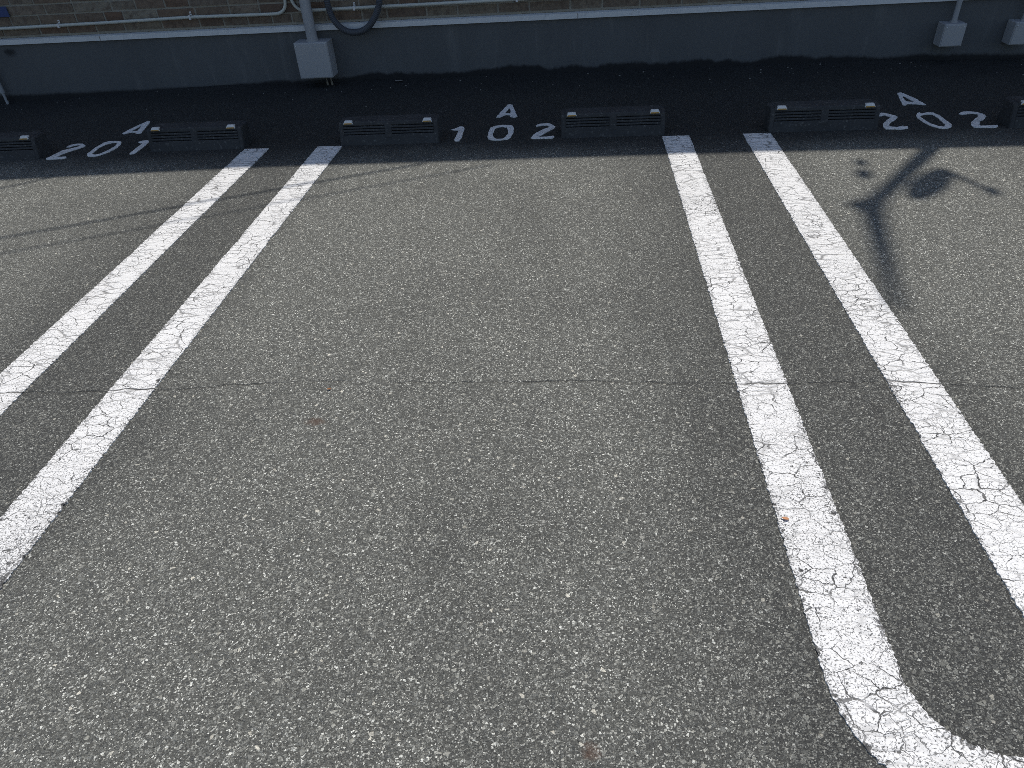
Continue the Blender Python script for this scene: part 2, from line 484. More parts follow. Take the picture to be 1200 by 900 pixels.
xs = axis(-8.0, 8.0, 0.08, 600)
ys = [-600, -150, -40, -10, -3, 0, 1, 2, 3, 4, 4.6, 4.9, 5.2, 5.4, 5.55, 5.65, 5.70, 5.74, 5.77, 5.80, 5.90, 6.2, 8, 15, 40, 150, 600]
gm = MB()
nx = len(xs)
for yy in ys:
    for xx in xs:
        yr = yy + (SKEW*xx if 4.5 < yy < 6.0 and abs(xx) < 9 else 0)
        gm.v.append((xx, yr, ground_z(xx, yr) if abs(xx) < 8.5 and yy < 6.0 else 0.0))
for j in range(len(ys)-1):
    for i in range(nx-1):
        gm.f.append((j*nx+i, j*nx+i+1, (j+1)*nx+i+1, (j+1)*nx+i))
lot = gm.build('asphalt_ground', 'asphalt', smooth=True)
tag(lot, 'grey weathered asphalt of the parking lot with exposed stone chips', kind='structure')

# painted double lines: each pair is one hairpin with a round end
def hairpin(xc, label, seed):
    rc = LINE_GAP/2 + LINE_W/2
    pts = []
    step = 0.006
    n1 = int((LINE_END-U_Y)/step)
    for i in range(n1+1):
        pts.append((Vector((xc-rc, LINE_END + (U_Y-LINE_END)*i/n1, 0)), Vector((1, 0, 0))))
    n2 = int(math.pi*rc/step)
    for i in range(1, n2):
        a = math.pi + math.pi*i/n2
        d = Vector((math.cos(a), math.sin(a), 0))
        pts.append((Vector((xc, U_Y, 0)) + rc*d, -d))
    for i in range(n1+1):
        pts.append((Vector((xc+rc, U_Y + (LINE_END-U_Y)*i/n1, 0)), Vector((-1, 0, 0))))
    rows = []
    for i, (q, inn) in enumerate(pts):
        s = i*step
        def jag(o):
            j = 0.0012*fn(s*9, seed+o) + 0.0036*fn(s*75, seed+o+5) + 0.0026*fn(s*160, seed+o+8) + 0.0022*random.uniform(-1, 1)
            b = fn(s*6.0, seed+o+20)
            if b > 0.30: j -= 0.012*(b-0.30)*(1.0+1.5*fn(s*70, seed+o+31))
            return j
        hw = LINE_W/2
        d0, d1 = hw + jag(0), hw + jag(50)
        if i == 0 or i == len(pts)-1: q = q + Vector((0, 0.004*random.uniform(-1, 1), 0))
        zt = 0.0042 + 0.0008*fn(s*4, seed+70)
        rows.append([q - inn*d0 + Vector((0, 0, -0.003)), q - inn*d0 + Vector((0, 0, zt)), q + Vector((0, 0, zt+0.0004)), q + inn*d1 + Vector((0, 0, zt)), q + inn*d1 + Vector((0, 0, -0.003))])
    mb = MB()
    for r in rows: mb.v += [tuple(q) for q in r]
    for i in range(len(rows)-1):
        for k in range(4):
            mb.f.append((i*5+k, i*5+k+1, (i+1)*5+k+1, (i+1)*5+k))
    mb.f.append((4, 3, 2, 1, 0))
    e = (len(rows)-1)*5
    mb.f.append((e, e+1, e+2, e+3, e+4))
    me = mb.mesh('parking_line')
    # winding: the fold runs anticlockwise, make normals point up
    bm = bmesh.new(); bm.from_mesh(me)
    bmesh.ops.recalc_face_normals(bm, faces=bm.faces)
    up = sum(f.normal.z*f.calc_area() for f in bm.faces)
    if up < 0: bmesh.ops.reverse_faces(bm, faces=bm.faces)
    uvl = bm.loops.layers.uv.new('UVMap')
    for f in bm.faces:
        for l in f.loops:
            k = l.vert.index % 5
            l[uvl].uv = ((l.vert.index//5)*step, (0.0, 0.0, 0.5, 1.0, 1.0)[k])
    bm.to_mesh(me); bm.free()
    o = link('parking_line', me, 'paint', lot)
    o['label'] = label
    return o

hairpin(U_X, 'cracked white double parking line with rounded near end, right of bay 102', 3.0)
hairpin(U_X-PERIOD, 'cracked white double parking line left of bay 102', 11.0)

# bay numbers: thin stencilled paint, outlines measured on the ground (metres)
NUMBERS = {
 '102': {
  'A': ([(-0.515,4.741),(-0.494,4.85),(-0.461,5.016),(-0.446,5.028),(-0.425,5.012),(-0.401,4.878),(-0.376,4.75),(-0.394,4.723),(-0.418,4.742),(-0.428,4.78),(-0.448,4.792),(-0.472,4.773),(-0.485,4.737)], [(-0.464,4.824),(-0.453,4.879),(-0.443,4.935),(-0.428,4.881),(-0.425,4.817)]),
  '1': ([(-0.779,4.51),(-0.752,4.541),(-0.733,4.569),(-0.715,4.572),(-0.699,4.547),(-0.696,4.446),(-0.692,4.359),(-0.7,4.29),(-0.723,4.288),(-0.732,4.313),(-0.731,4.384),(-0.731,4.494),(-0.757,4.496)], None),
  '0': ([(-0.532,4.344),(-0.535,4.452),(-0.529,4.53),(-0.502,4.562),(-0.46,4.576),(-0.416,4.571),(-0.389,4.546),(-0.38,4.493),(-0.379,4.404),(-0.388,4.33),(-0.409,4.29),(-0.45,4.282),(-0.499,4.288),(-0.521,4.307)], [(-0.495,4.34),(-0.506,4.406),(-0.501,4.509),(-0.479,4.536),(-0.45,4.54),(-0.427,4.52),(-0.414,4.463),(-0.412,4.397),(-0.42,4.344),(-0.435,4.309),(-0.473,4.307)]),
  '2': ([(-0.244,4.52),(-0.248,4.536),(-0.232,4.569),(-0.182,4.582),(-0.156,4.572),(-0.123,4.512),(-0.125,4.479),(-0.169,4.406),(-0.212,4.335),(-0.221,4.315),(-0.129,4.331),(-0.125,4.312),(-0.131,4.292),(-0.196,4.287),(-0.258,4.291),(-0.267,4.309),(-0.242,4.391),(-0.189,4.474),(-0.154,4.504),(-0.173,4.54),(-0.213,4.537)], None),
 },
 '201': {
  'A': ([(-3.055,4.656),(-3.045,4.757),(-3.006,4.925),(-2.982,4.915),(-2.968,4.874),(-2.915,4.647),(-2.945,4.643),(-2.969,4.674),(-3.003,4.677),(-3.035,4.644)], [(-3.014,4.697),(-3.006,4.76),(-2.997,4.827),(-2.969,4.703)]),
  '2': ([(-3.302,4.404),(-3.299,4.446),(-3.269,4.468),(-3.223,4.463),(-3.183,4.424),(-3.179,4.402),(-3.209,4.346),(-3.24,4.295),(-3.249,4.265),(-3.254,4.211),(-3.192,4.223),(-3.177,4.197),(-3.2,4.178),(-3.297,4.176),(-3.312,4.193),(-3.304,4.248),(-3.292,4.342),(-3.245,4.382),(-3.211,4.422),(-3.237,4.44),(-3.267,4.432),(-3.281,4.402)], None),
  '0': ([(-3.059,4.228),(-3.074,4.261),(-3.087,4.379),(-3.082,4.467),(-3.06,4.498),(-2.996,4.497),(-2.964,4.478),(-2.941,4.432),(-2.929,4.365),(-2.94,4.281),(-2.966,4.231),(-3.003,4.203),(-3.042,4.213)], [(-3.025,4.242),(-3.043,4.262),(-3.058,4.355),(-3.048,4.435),(-3.018,4.465),(-2.99,4.465),(-2.971,4.441),(-2.96,4.394),(-2.967,4.315),(-2.986,4.254),(-3.007,4.237)]),
  '1': ([(-2.778,4.23),(-2.784,4.258),(-2.792,4.353),(-2.798,4.441),(-2.833,4.449),(-2.839,4.467),(-2.818,4.488),(-2.788,4.492),(-2.77,4.477),(-2.756,4.426),(-2.747,4.35),(-2.749,4.234)], None),
 },
 '202': {
  'A': ([(2.084,4.977),(2.111,4.986),(2.12,4.963),(2.149,4.836),(2.162,4.708),(2.142,4.708),(2.111,4.732),(2.061,4.738),(2.039,4.711),(2.028,4.724)], [(2.091,4.923),(2.101,4.888),(2.116,4.763),(2.072,4.792)]),
  '2': ([(1.79,4.518),(1.809,4.559),(1.858,4.575),(1.876,4.559),(1.914,4.51),(1.916,4.483),(1.895,4.446),(1.849,4.399),(1.821,4.351),(1.814,4.319),(1.848,4.298),(1.886,4.319),(1.91,4.305),(1.902,4.276),(1.858,4.261),(1.78,4.273),(1.774,4.318),(1.796,4.371),(1.831,4.426),(1.877,4.482),(1.854,4.529),(1.81,4.507)], None),
  '0': ([(2.025,4.497),(2.051,4.548),(2.067,4.56),(2.069,4.533),(2.112,4.555),(2.144,4.546),(2.156,4.478),(2.155,4.38),(2.156,4.317),(2.133,4.27),(2.103,4.249),(2.07,4.257),(2.036,4.304),(2.02,4.381),(2.018,4.446)], [(2.041,4.474),(2.059,4.504),(2.096,4.522),(2.123,4.513),(2.128,4.447),(2.124,4.358),(2.124,4.32),(2.099,4.286),(2.076,4.293),(2.054,4.34),(2.044,4.404)]),
  '2b': ([(2.272,4.51),(2.3,4.542),(2.353,4.549),(2.388,4.524),(2.404,4.482),(2.396,4.436),(2.367,4.395),(2.33,4.361),(2.297,4.302),(2.297,4.278),(2.388,4.286),(2.385,4.262),(2.36,4.24),(2.253,4.251),(2.252,4.295),(2.272,4.342),(2.31,4.394),(2.356,4.448),(2.37,4.499),(2.336,4.508),(2.286,4.49)], None),
 },
}

def stencil(outline, hole, name, parent):
    def rough(loop, amp):
        out = []
        n = len(loop)
        for i in range(n):
            a, b = Vector(loop[i]), Vector(loop[(i+1) % n])
            k = max(1, int((b-a).length/0.012))
            for j in range(k):
                q = a.lerp(b, j/k)
                out.append(Vector((q.x + amp*random.uniform(-1, 1), q.y + amp*random.uniform(-1, 1), 0)))
        return out
    loops = [rough(outline, 0.0022)]
    if hole: loops.append(rough(hole, 0.0022))
    tris = tessellate_polygon(loops)
    flat = [q for L in loops for q in L]
    c = Vector((sum(q.x for q in loops[0])/len(loops[0]), sum(q.y for q in loops[0])/len(loops[0]), 0))
    mb = MB()
    n = len(flat)
    mb.v = [(q.x-c.x, q.y-c.y, 0.0035) for q in flat] + [(q.x-c.x, q.y-c.y, -0.002) for q in flat]
    for t in tris:
        a, b, d = (flat[i] for i in t)
        t = tuple(t) if (b-a).cross(d-a).z > 0 else tuple(reversed(t))
        mb.f.append(t)
    base = 0
    for L in loops:
        k = len(L)
        for i in range(k):
            i2 = (i+1) % k
            mb.f.append((base+i, base+i2, n+base+i2, n+base+i))
        base += k
    me = mb.mesh(name)
    bm = bmesh.new(); bm.from_mesh(me)
    uvl = bm.loops.layers.uv.new('UVMap')
    for f in bm.faces:
        for l in f.loops: l[uvl].uv = (0.5, 0.5)
    bm.to_mesh(me); bm.free()
    o = link(name, me, 'stencil', parent)
    o.location = c
    return o

for num, glyphs in NUMBERS.items():
    root = empty('bay_number')
    root.parent = lot
    root['label'] = 'white stencilled bay number A %s on the asphalt' % num
    for k, (outl, hole) in glyphs.items():
        stencil(outl, hole, 'painted_letter' if k == 'A' else 'painted_digit', root)

# ------------------------------------------------------------------ the apartment building
bld = empty('apartment_building', (0, 5.8, 0))
bld.rotation_euler.z = math.atan(SKEW)
tag(bld, 'apartment building with brick-faced wall above a dark grey plinth and pale trim', 'building')
BX0, BX1, EAVE = -14.0, 14.0, 5.40
def bpart(mb, name, mat, parent=None, **kw):
    return mb.build(name, mat, parent or bld, **kw)
# plinth with a slightly uneven face (local y = 0 is the wall plane)
pm = MB()
px = [BX0 + 0.1*i for i in range(int((BX1-BX0)/0.1)+1)]
pz = [-0.25, -0.05, 0.0, 0.05, 0.1, 0.2, 0.3, 0.386]
for zz in pz:
    for xx in px:
        pm.v.append((xx, 0.004*fn(xx*1.3, zz*2.0, 4.0), zz))
for j in range(len(pz)-1):
    for i in range(len(px)-1):
        a = j*len(px)+i
        pm.f.append((a, a+1, a+1+len(px), a+len(px)))
k = len(pm.v)
pm.box(BX0, BX1, 0.012, 6.0, -0.25, 0.384)
bpart(pm, 'plinth', 'mortar_wall')
tr = MB()
tr.hexa([(BX0, -0.020, 0.384), (BX1, -0.020, 0.384), (BX1, 0.03, 0.390), (BX0, 0.03, 0.390),
         (BX0, -0.018, 0.418), (BX1, -0.018, 0.418), (BX1, 0.03, 0.430), (BX0, 0.03, 0.430)])
tri = bpart(tr, 'trim_strip', 'trim')
for jx in (-7.3, -3.66, 0.02, 3.7, 7.3):
    bpart(MB().box(jx-0.0015, jx+0.0015, -0.0215, -0.016, 0.383, 0.4185), 'joint_cover', 'gutter', tri)
bw = bpart(MB().box(BX0, BX1, 0.0085, 0.25, 0.428, EAVE), 'brick_wall', 'joint')
# bricks laid in random lengths; those near the photographed strip are single pieces
COURSE, B0 = 0.0705, 0.438
def brick_mesh(seed):
    R = random.Random(seed)
    bm = bmesh.new()
    bmesh.ops.create_cube(bm, size=1.0)
    for q in bm.verts:
        q.co.z += R.uniform(-0.015, 0.015)
        if q.co.y < 0:
            q.co.x *= 0.975; q.co.z *= 0.94
            q.co.y += R.uniform(-0.12, 0.12)
    me = bpy.data.meshes.new('brick')
    bm.to_mesh(me); bm.free()
    me.materials.append(MAT['brick'])
    return me
bmeshes = [brick_mesh(i) for i in range(8)]
RB = random.Random(21)
rest = MB(); tint = []
nb = 0
for row in range(int((EAVE-0.05-B0)/COURSE)):
    z0 = B0 + row*COURSE
    xx = BX0 - RB.uniform(0, 0.2)
    while xx < BX1:
        L = RB.choice((0.15, 0.19, 0.23, 0.23, 0.27, 0.30))
        x0, x1 = xx + 0.005, xx + L - 0.005
        if x0 > BX0 and x1 < BX1:
            cz, hz = z0 + COURSE/2, COURSE - 0.010
            if row < 6 and -5.2 < x0 < 3.9:
                o = bpy.data.objects.new('brick', bmeshes[RB.randrange(8)])
                COL.objects.link(o); o.parent = bw
                o.location = ((x0+x1)/2, 0.017 + RB.uniform(-0.002, 0.002), cz)
                o.scale = (x1-x0, 0.026, hz)
                o.rotation_euler.y = RB.uniform(-0.006, 0.006)
                nb += 1
            else:
                d = RB.uniform(-0.003, 0.003)
                rest.box(x0, x1, 0.005+d, 0.025, cz-hz/2, cz+hz/2)
                tint += [RB.random()]*8
        xx += L
ro = rest.build('upper_bricks', 'brick', bw)
ro['kind'] = 'stuff'
at = ro.data.attributes.new('tint', 'FLOAT', 'POINT')
at.data.foreach_set('value', tint)
bpart(MB().box(BX0, BX1, 0.25, 6.0, 0.384, EAVE), 'inner_wall', 'joint')
# roof edge: fascia and gutter throw the shadow line on the asphalt
ed = MB()
def eave_y(x):      # local y of the roof edge
    return -0.135 - (0.050 if x < 0 else 0.020)*max(0.0, abs(x+0.2)-1.2)**1.15
ex = [BX0-0.3 + 0.5*i for i in range(int((BX1-BX0+0.6)/0.5)+1)]
for xx in ex:
    e = max(eave_y(xx), -0.25)
    ed.v += [(xx, e, EAVE-0.09), (xx, e, EAVE+0.015), (xx, 6.3, EAVE+0.62), (xx, 6.3, EAVE-0.09)]
for i in range(len(ex)-1):
    for k in range(4):
        k2 = (k+1) % 4
        ed.f.append((i*4+k, i*4+k2, (i+1)*4+k2, (i+1)*4+k))
ed.f += [(0, 1, 2, 3), tuple(reversed([(len(ex)-1)*4+i for i in range(4)]))]
bpart(ed, 'roof', 'roof')

# ------------------------------------------------------------------ wheel stops
def make_stop():
    L, D, Hh = 0.612, 0.155, 0.130
    root = empty('wheel_stop')
    s = 0.034
    def fy(z): return s*z/Hh
    mb = MB()
    # core set back behind the ribbed face
    mb.hexa([(-L/2+0.012, 0.018, -0.01), (L/2-0.012, 0.018, -0.01), (L/2-0.012, D-0.004, -0.01), (-L/2+0.012, D-0.004, -0.01),
             (-L/2+0.016, s+0.016, Hh-0.004), (L/2-0.016, s+0.016, Hh-0.004), (L/2-0.016, D-0.008, Hh-0.004), (-L/2+0.016, D-0.008, Hh-0.004)])
    core = mb.build('body', 'rubber', root, bevel=0.004)
    def slab(x0, x1, z0, z1, back, name, bevel=0.003, proud=0.0):
        q = MB()
        q.hexa([(x0, fy(z0)-proud, z0), (x1, fy(z0)-proud, z0), (x1, back, z0), (x0, back, z0),
                (x0, fy(z1)-proud, z1), (x1, fy(z1)-proud, z1), (x1, back, z1), (x0, back, z1)])
        return q.build(name, 'rubber', core, bevel=bevel)
    slab(-L/2+0.024, L/2-0.024, -0.01, 0.056, 0.05, 'kick_panel')
    slab(-L/2, -L/2+0.030, -0.01, Hh-0.003, D-0.002, 'end_cheek', 0.010)
    slab(L/2-0.030, L/2, -0.01, Hh-0.003, D-0.002, 'end_cheek', 0.010)
    slab(-0.021, 0.021, 0.036, Hh-0.012, 0.055, 'centre_rib', 0.003, 0.002)
    slab(-L/2+0.024, L/2-0.024, 0.106, Hh, D-0.001, 'top_cap', 0.006)
    for z0 in (0.0605, 0.0760, 0.0915):
        for sx in (-1, 1):
            a, b = sorted((sx*0.018, sx*(L/2-0.027)))
            slab(a, b, z0, z0+0.0110, 0.045, 'rib', 0.0025, -0.001)
    for sx in (-1, 1):
        cx = sx*(L/2-0.063)
        q = MB()
        w = 0.031
        zb, zt = Hh-0.012, Hh+0.009
        q.hexa([(cx-w, s-0.012, zb), (cx+w, s-0.012, zb), (cx+w, s+0.026, zb), (cx-w, s+0.026, zb),
                (cx-w+0.011, s-0.002, zt), (cx+w-0.011, s-0.002, zt), (cx+w-0.009, s+0.020, zt-0.002), (cx-w+0.009, s+0.020, zt-0.002)])
        rf = q.build('reflector', 'reflector_shell', root, bevel=0.004)
        q = MB()
        q.hexa([(cx-w+0.004, s-0.0150, zb+0.001), (cx+w-0.004, s-0.0150, zb+0.003), (cx+w-0.004, s-0.008, zb+0.003), (cx-w+0.004, s-0.008, zb+0.003),
                (cx-w+0.008, s-0.0110, zt-0.013), (cx+w-0.008, s-0.0110, zt-0.013), (cx+w-0.008, s-0.003, zt-0.013), (cx-w+0.008, s-0.003, zt-0.013)])
        q.build('lens', 'amber', rf, bevel=0.0015, seg=1)
    return root
stop0 = make_stop()
STOPS = [(-3.655, 4.182, 0.012, 'dark rubber wheel stop cut off by the left edge, left of number 201'),
         (-2.354, 4.270, 0.006, 'dark rubber wheel stop between number 201 and the left double line'),
         (-1.128, 4.276, 0.004, 'dark rubber wheel stop between the left double line and number 102'),
         (0.224, 4.292, 0.008, 'dark rubber wheel stop between number 102 and the right double line'),
         (1.430, 4.280, -0.010, 'dark rubber wheel stop between the right double line and number 202'),
         (2.735, 4.235, 0.010, 'dark rubber wheel stop cut off by the right edge, right of number 202')]
for i, (sx, sy, rz, lab) in enumerate(STOPS):
    o = stop0 if i == 0 else copy_tree(stop0)
    o.location = (sx, sy, 0.0)
    o.rotation_euler = (0, 0, rz)
    tag(o, lab, 'wheel stop', 'wheel stops in front of the bay numbers')

# ------------------------------------------------------------------ boxes, pipes and conduits on the wall
def wall_box(x0, x1, z0, z1, depth, label, pipe_r, pipe_x, glands, rz=0.0):
    xc = (x0+x1)/2
    root = empty('wall_box', (xc, wall_y(xc), z0))
    root.rotation_euler.z = math.atan(SKEW) + rz
    w, h = (x1-x0)/2, z1-z0
    b = MB().box(-w, w, -depth, -0.004, 0, h).build('housing', 'box_grey', root, bevel=0.004)
    MB().box(-w+0.006, w-0.006, -depth-0.004, -depth+0.001, 0.006, h-0.008).build('cover', 'box_grey', b, bevel=0.0015, seg=1)
    for sx in (-1, 1):
        MB().tube([(sx*(w-0.016), -depth-0.0045, h-0.020), (sx*(w-0.016), -depth-0.0065, h-0.020)], 0.004, 10).build('screw', 'clip', b)
    pc = MB()
    yy = -pipe_r-0.042
    pc.tube([(pipe_x-xc, yy, h-0.002), (pipe_x-xc, yy, 0.7), (pipe_x-xc, yy, 1.6), (pipe_x-xc, yy, 3.2), (pipe_x-xc, yy, 5.2)], pipe_r, 24)
    pipe = pc.build('pipe', 'pvc', root, smooth=True)
    MB().tube([(pipe_x-xc, yy, h), (pipe_x-xc, yy, h+0.012)], pipe_r+0.006, 24).build('pipe_collar', 'pvc', pipe, smooth=True)
    MB().tube([(pipe_x-xc, yy, 0.60), (pipe_x-xc, yy, 0.68)], pipe_r+0.004, 24).build('pipe_socket', 'pvc', pipe, smooth=True)
    for gx in glands:
        g = MB()
        g.tube([(gx, -depth*0.45, 0.003), (gx, -depth*0.45, -0.018)], 0.010, 8)
        g.tube([(gx, -depth*0.45, -0.012), (gx+0.002, -depth*0.45, -0.050)], 0.0065, 10)
        g.tube([(gx+0.002, -depth*0.45, -0.045), (gx+0.004, -depth*0.45, -0.075-z0*0.2)], 0.0085, 10)
        g.build('cable_gland', 'brass', root, smooth=True)
    return tag(root, label, 'utility box', 'grey boxes on the plinth')
wall_box(-2.098, -1.842, 0.076, 0.328, 0.150, 'large pale grey box with a thick pipe entering its top, beside black hose loop', 0.040, -1.968, (0.045, 0.080))
wall_box(2.592, 2.742, 0.106, 0.254, 0.118, 'small grey box with slim pipe on the wall above number 202', 0.018, 2.672, ())
wall_box(3.068, 3.218, 0.100, 0.246, 0.118, 'small grey box with slim pipe cut off by the right edge', 0.018, 3.148, ())

def bend(a, c, b, n=8):
    a, b, c = Vector(a), Vector(b), Vector(c)
    return [((1-t)**2)*a + 2*t*(1-t)*c + t*t*b for t in [i/n for i in range(n+1)]]
def wp(x, off, z):
    return (x, wall_y(x) - off, z)
def conduit(pts, label, clips, r=0.0115):
    root = empty('wall_conduit', wp(pts[0][0], 0, 0))
    def loc(q): return Vector(q) - root.location
    MB().tube([loc(q) for q in pts], r, 14).build('tube', 'conduit', root, smooth=True)
    for cx, cz in clips:
        q = MB()
        c = loc(wp(cx, 0, cz))
        q.box(c.x-0.008, c.x+0.008, c.y-0.030-r*0.3, c.y-0.001, c.z-r-0.003, c.z-r-0.0005)
        q.box(c.x-0.008, c.x+0.008, c.y-0.032-r*0.3, c.y-0.029-r*0.3, c.z-r-0.003, c.z+r+0.003)
        q.box(c.x-0.008, c.x+0.008, c.y-0.031-r*0.3, c.y-0.001, c.z+r+0.0005, c.z+r+0.003)
        q.box(c.x-0.007, c.x+0.007, c.y-0.006, c.y-0.003, c.z+r, c.z+r+0.024)
        cl = q.build('clip', 'clip', root)
        MB().tube([(c.x, c.y-0.006, c.z+r+0.013), (c.x, c.y-0.010, c.z+r+0.013)], 0.0042, 8).build('screw', 'brass', cl)
    return tag(root, label, 'conduit')
OFF = 0.022
left = [wp(-9.0, OFF, 0.500), wp(-6.0, OFF, 0.498), wp(-4.43, OFF, 0.500), wp(-3.59, OFF, 0.506), wp(-2.88, OFF, 0.516), wp(-2.30, OFF, 0.510)]
left += bend(wp(-2.235, OFF, 0.510), wp(-2.138, OFF, 0.510), wp(-2.134, OFF, 0.600)) + [wp(-2.132, OFF, 1.2), wp(-2.13, OFF, 2.8), wp(-2.13, OFF, 5.30)]
conduit(left, 'thin pale conduit along the bricks, bending up left of the thick pipe', ((-7.2, 0.499), (-5.5, 0.498), (-3.945, 0.503), (-2.89, 0.516)))
right = [wp(-2.088, OFF, 5.30), wp(-2.088, OFF, 2.8), wp(-2.088, OFF, 1.2)] + bend(wp(-2.088, OFF, 0.620), wp(-2.080, OFF, 0.522), wp(-1.985, OFF, 0.522))
right += [wp(-1.59, OFF, 0.524), wp(-1.08, OFF, 0.525), wp(-0.58, OFF, 0.527), wp(1.0, OFF, 0.530), wp(3.0, OFF, 0.533), wp(9.0, OFF, 0.54)]
conduit(right, 'thin pale conduit running right along the bricks behind the hose loop', ((-1.625, 0.524), (-0.42, 0.528), (0.9, 0.530), (2.3, 0.532)))

# corrugated hose hanging in a loop
hp = [wp(-1.80, -0.03, 2.30), wp(-1.80, 0.05, 2.28), wp(-1.80, 0.07, 2.2), wp(-1.806, 0.07, 1.4), wp(-1.806, 0.075, 0.9), wp(-1.803, 0.08, 0.62), wp(-1.795, 0.08, 0.515), wp(-1.765, 0.08, 0.440), wp(-1.700, 0.08, 0.384),
      wp(-1.625, 0.08, 0.370), wp(-1.545, 0.08, 0.392), wp(-1.475, 0.08, 0.455), wp(-1.428, 0.08, 0.535), wp(-1.410, 0.08, 0.62), wp(-1.402, 0.075, 0.9), wp(-1.40, 0.07, 1.4), wp(-1.40, 0.07, 2.2), wp(-1.40, 0.05, 2.28), wp(-1.40, -0.03, 2.30)]
def catmull(P, step=0.004):
    P = [Vector(q) for q in P]
    out = []
    for i in range(len(P)-1):
        a, b, c, d = P[max(i-1, 0)], P[i], P[i+1], P[min(i+2, len(P)-1)]
        n = max(2, int((c-b).length/step))
        for k in range(n):
            t = k/n
            out.append(0.5*((2*b) + (c-a)*t + (2*a-5*b+4*c-d)*t*t + (3*b-a-3*c+d)*t**3))
    out.append(P[-1])
    return out
hroot = empty('hose_loop', wp(-1.61, 0, 0.0))
path = [q - hroot.location for q in catmull(hp)]
MB().tube(path, [0.0225 + 0.0018*math.cos(i*math.pi/1.5) for i in range(len(path))], 16).build('hose', 'hose', hroot, smooth=True)
for sx in (-1.806, -1.402):
    q = Vector(wp(sx, 0, 1.1)) - hroot.location
    MB().box(q.x-0.032, q.x+0.032, q.y-0.100, q.y-0.001, q.z-0.008, q.z+0.008).build('bracket', 'clip', hroot, bevel=0.003)
tag(hroot, 'thick black corrugated hose hanging in a loop over the trim', 'hose')

# slim riser at the far left
rroot = empty('riser_pipe', wp(-4.635, 0.035, -0.06))
MB().tube([(0.0, 0, -0.02), (0.0, 0, 0.105)], 0.0105, 14).build('lower_tube', 'pvc', rroot, smooth=True)
MB().tube([(0.0, 0, 0.095), (0.0, 0, 0.99), (0.0, 0, 5.35)], 0.017, 14).build('upper_tube', 'pvc', rroot, smooth=True)
MB().box(-0.03, 0.03, 0.012, 0.034, 0.75, 0.765).build('bracket', 'clip', rroot)
tag(rroot, 'slim grey riser pipe standing at the wall foot on the left edge', 'pipe')

bl = MB().box(-0.055, 0.055, -0.006, -0.001, -0.036, 0.036).build('wall_plate', 'blue', None, bevel=0.002)
bl.location = wp(-4.372, 0.0045, 0.612)
bl.rotation_euler.z = math.atan(SKEW)
tag(bl, 'small dark blue plate fixed to the bricks at the left edge', 'plate')

# ------------------------------------------------------------------ rooftop antenna that throws its shadow into bay 202
def from_shadow(sx, sy, z):
    return Vector((sx + KX*z, sy + KY*z, z))
A = from_shadow(1.98, 4.06, 5.40)
Mj = from_shadow(1.362, 3.215, 9.3)
ant = empty('rooftop_antenna', A)
def al(v): return Vector(v) - A
foot_ = A + Vector((0.05, 0.25, 0.06))
arm = MB().tube([al(foot_), al(A + Vector((0, 0, 0.05))), al(Mj)], [0.052, 0.048, 0.045], 12).build('arm', 'antenna', ant, smooth=True)
MB().box(al(foot_).x-0.08, al(foot_).x+0.08, al(foot_).y-0.08, al(foot_).y+0.08, -0.02, al(foot_).z+0.02).build('foot_plate', 'antenna', ant, bevel=0.006)
MB().tube([al(Mj + Vector((0, 0, -0.12))), al(Mj + Vector((0, 0, 1.2))), al(Mj + Vector((0, 0, 2.85)))], [0.056, 0.046, 0.024], 14).build('mast', 'antenna', ant, smooth=True)
MB().tube([al(Mj + Vector((0, 0, -1.75))), al(Mj + Vector((0, 0, -0.1)))], 0.004, 10).build('down_rod', 'antenna', ant, smooth=True)
for dz, rr in ((-1.72, 0.030), (-1.22, 0.042)):
    MB().tube([al(Mj + Vector((0, 0, dz-0.07))), al(Mj + Vector((0, 0, dz+0.07)))], rr, 12).build('insulator', 'antenna', ant, smooth=True)
MB().tube([al(Mj + Vector((-0.09, 0.0, 0.0))), al(Mj + Vector((0.06, 0.03, 0.03)))], 0.05, 12).build('clamp', 'antenna', ant, smooth=True)
# dish
dc = from_shadow(1.715, 3.455, 7.0)
d1 = Vector((0.69, 0.72, 0)).normalized()*0.225
d2 = Vector((0.05, -0.09, 0.34)).normalized()*0.185
nn = d1.cross(d2).normalized()
dm = MB()
RN, SN = 6, 28
dm.v.append(tuple(al(dc - nn*0.045)))
for i in range(1, RN+1):
    t = i/RN
    for k in range(SN):
        a = 2*math.pi*k/SN
        dm.v.append(tuple(al(dc + d1*t*math.cos(a) + d2*t*math.sin(a) - nn*0.045*(1-t*t))))
for k in range(SN):
    dm.f.append((0, 1+k, 1+(k+1) % SN))
    for i in range(RN-1):
        a, b = 1+i*SN, 1+(i+1)*SN
        dm.f.append((a+k, b+k, b+(k+1) % SN, a+(k+1) % SN))
dish = dm.build('dish', 'antenna', ant, smooth=True)
md = dish.modifiers.new('thick', 'SOLIDIFY'); md.thickness = 0.006
e0 = from_shadow(1.86, 3.585, 7.0); e1 = from_shadow(1.945, 3.335, 7.0)
feed = MB().tube([al(e0), al(e1)], 0.018, 10).build('feed_arm', 'antenna', ant, smooth=True)
MB().tube([al(e1 + Vector((0, -0.03, 0))), al(e1 + Vector((0.01, 0.05, 0.0)))], 0.03, 12).build('feed_horn', 'antenna', ant, smooth=True)
MB().tube([al(dc - nn*0.04), al(Mj.lerp(A, 0.30))], 0.009, 10).build('strut', 'antenna', ant, smooth=True)
tag(ant, 'rooftop antenna mast with dish whose shadow falls in bay 202', 'antenna')

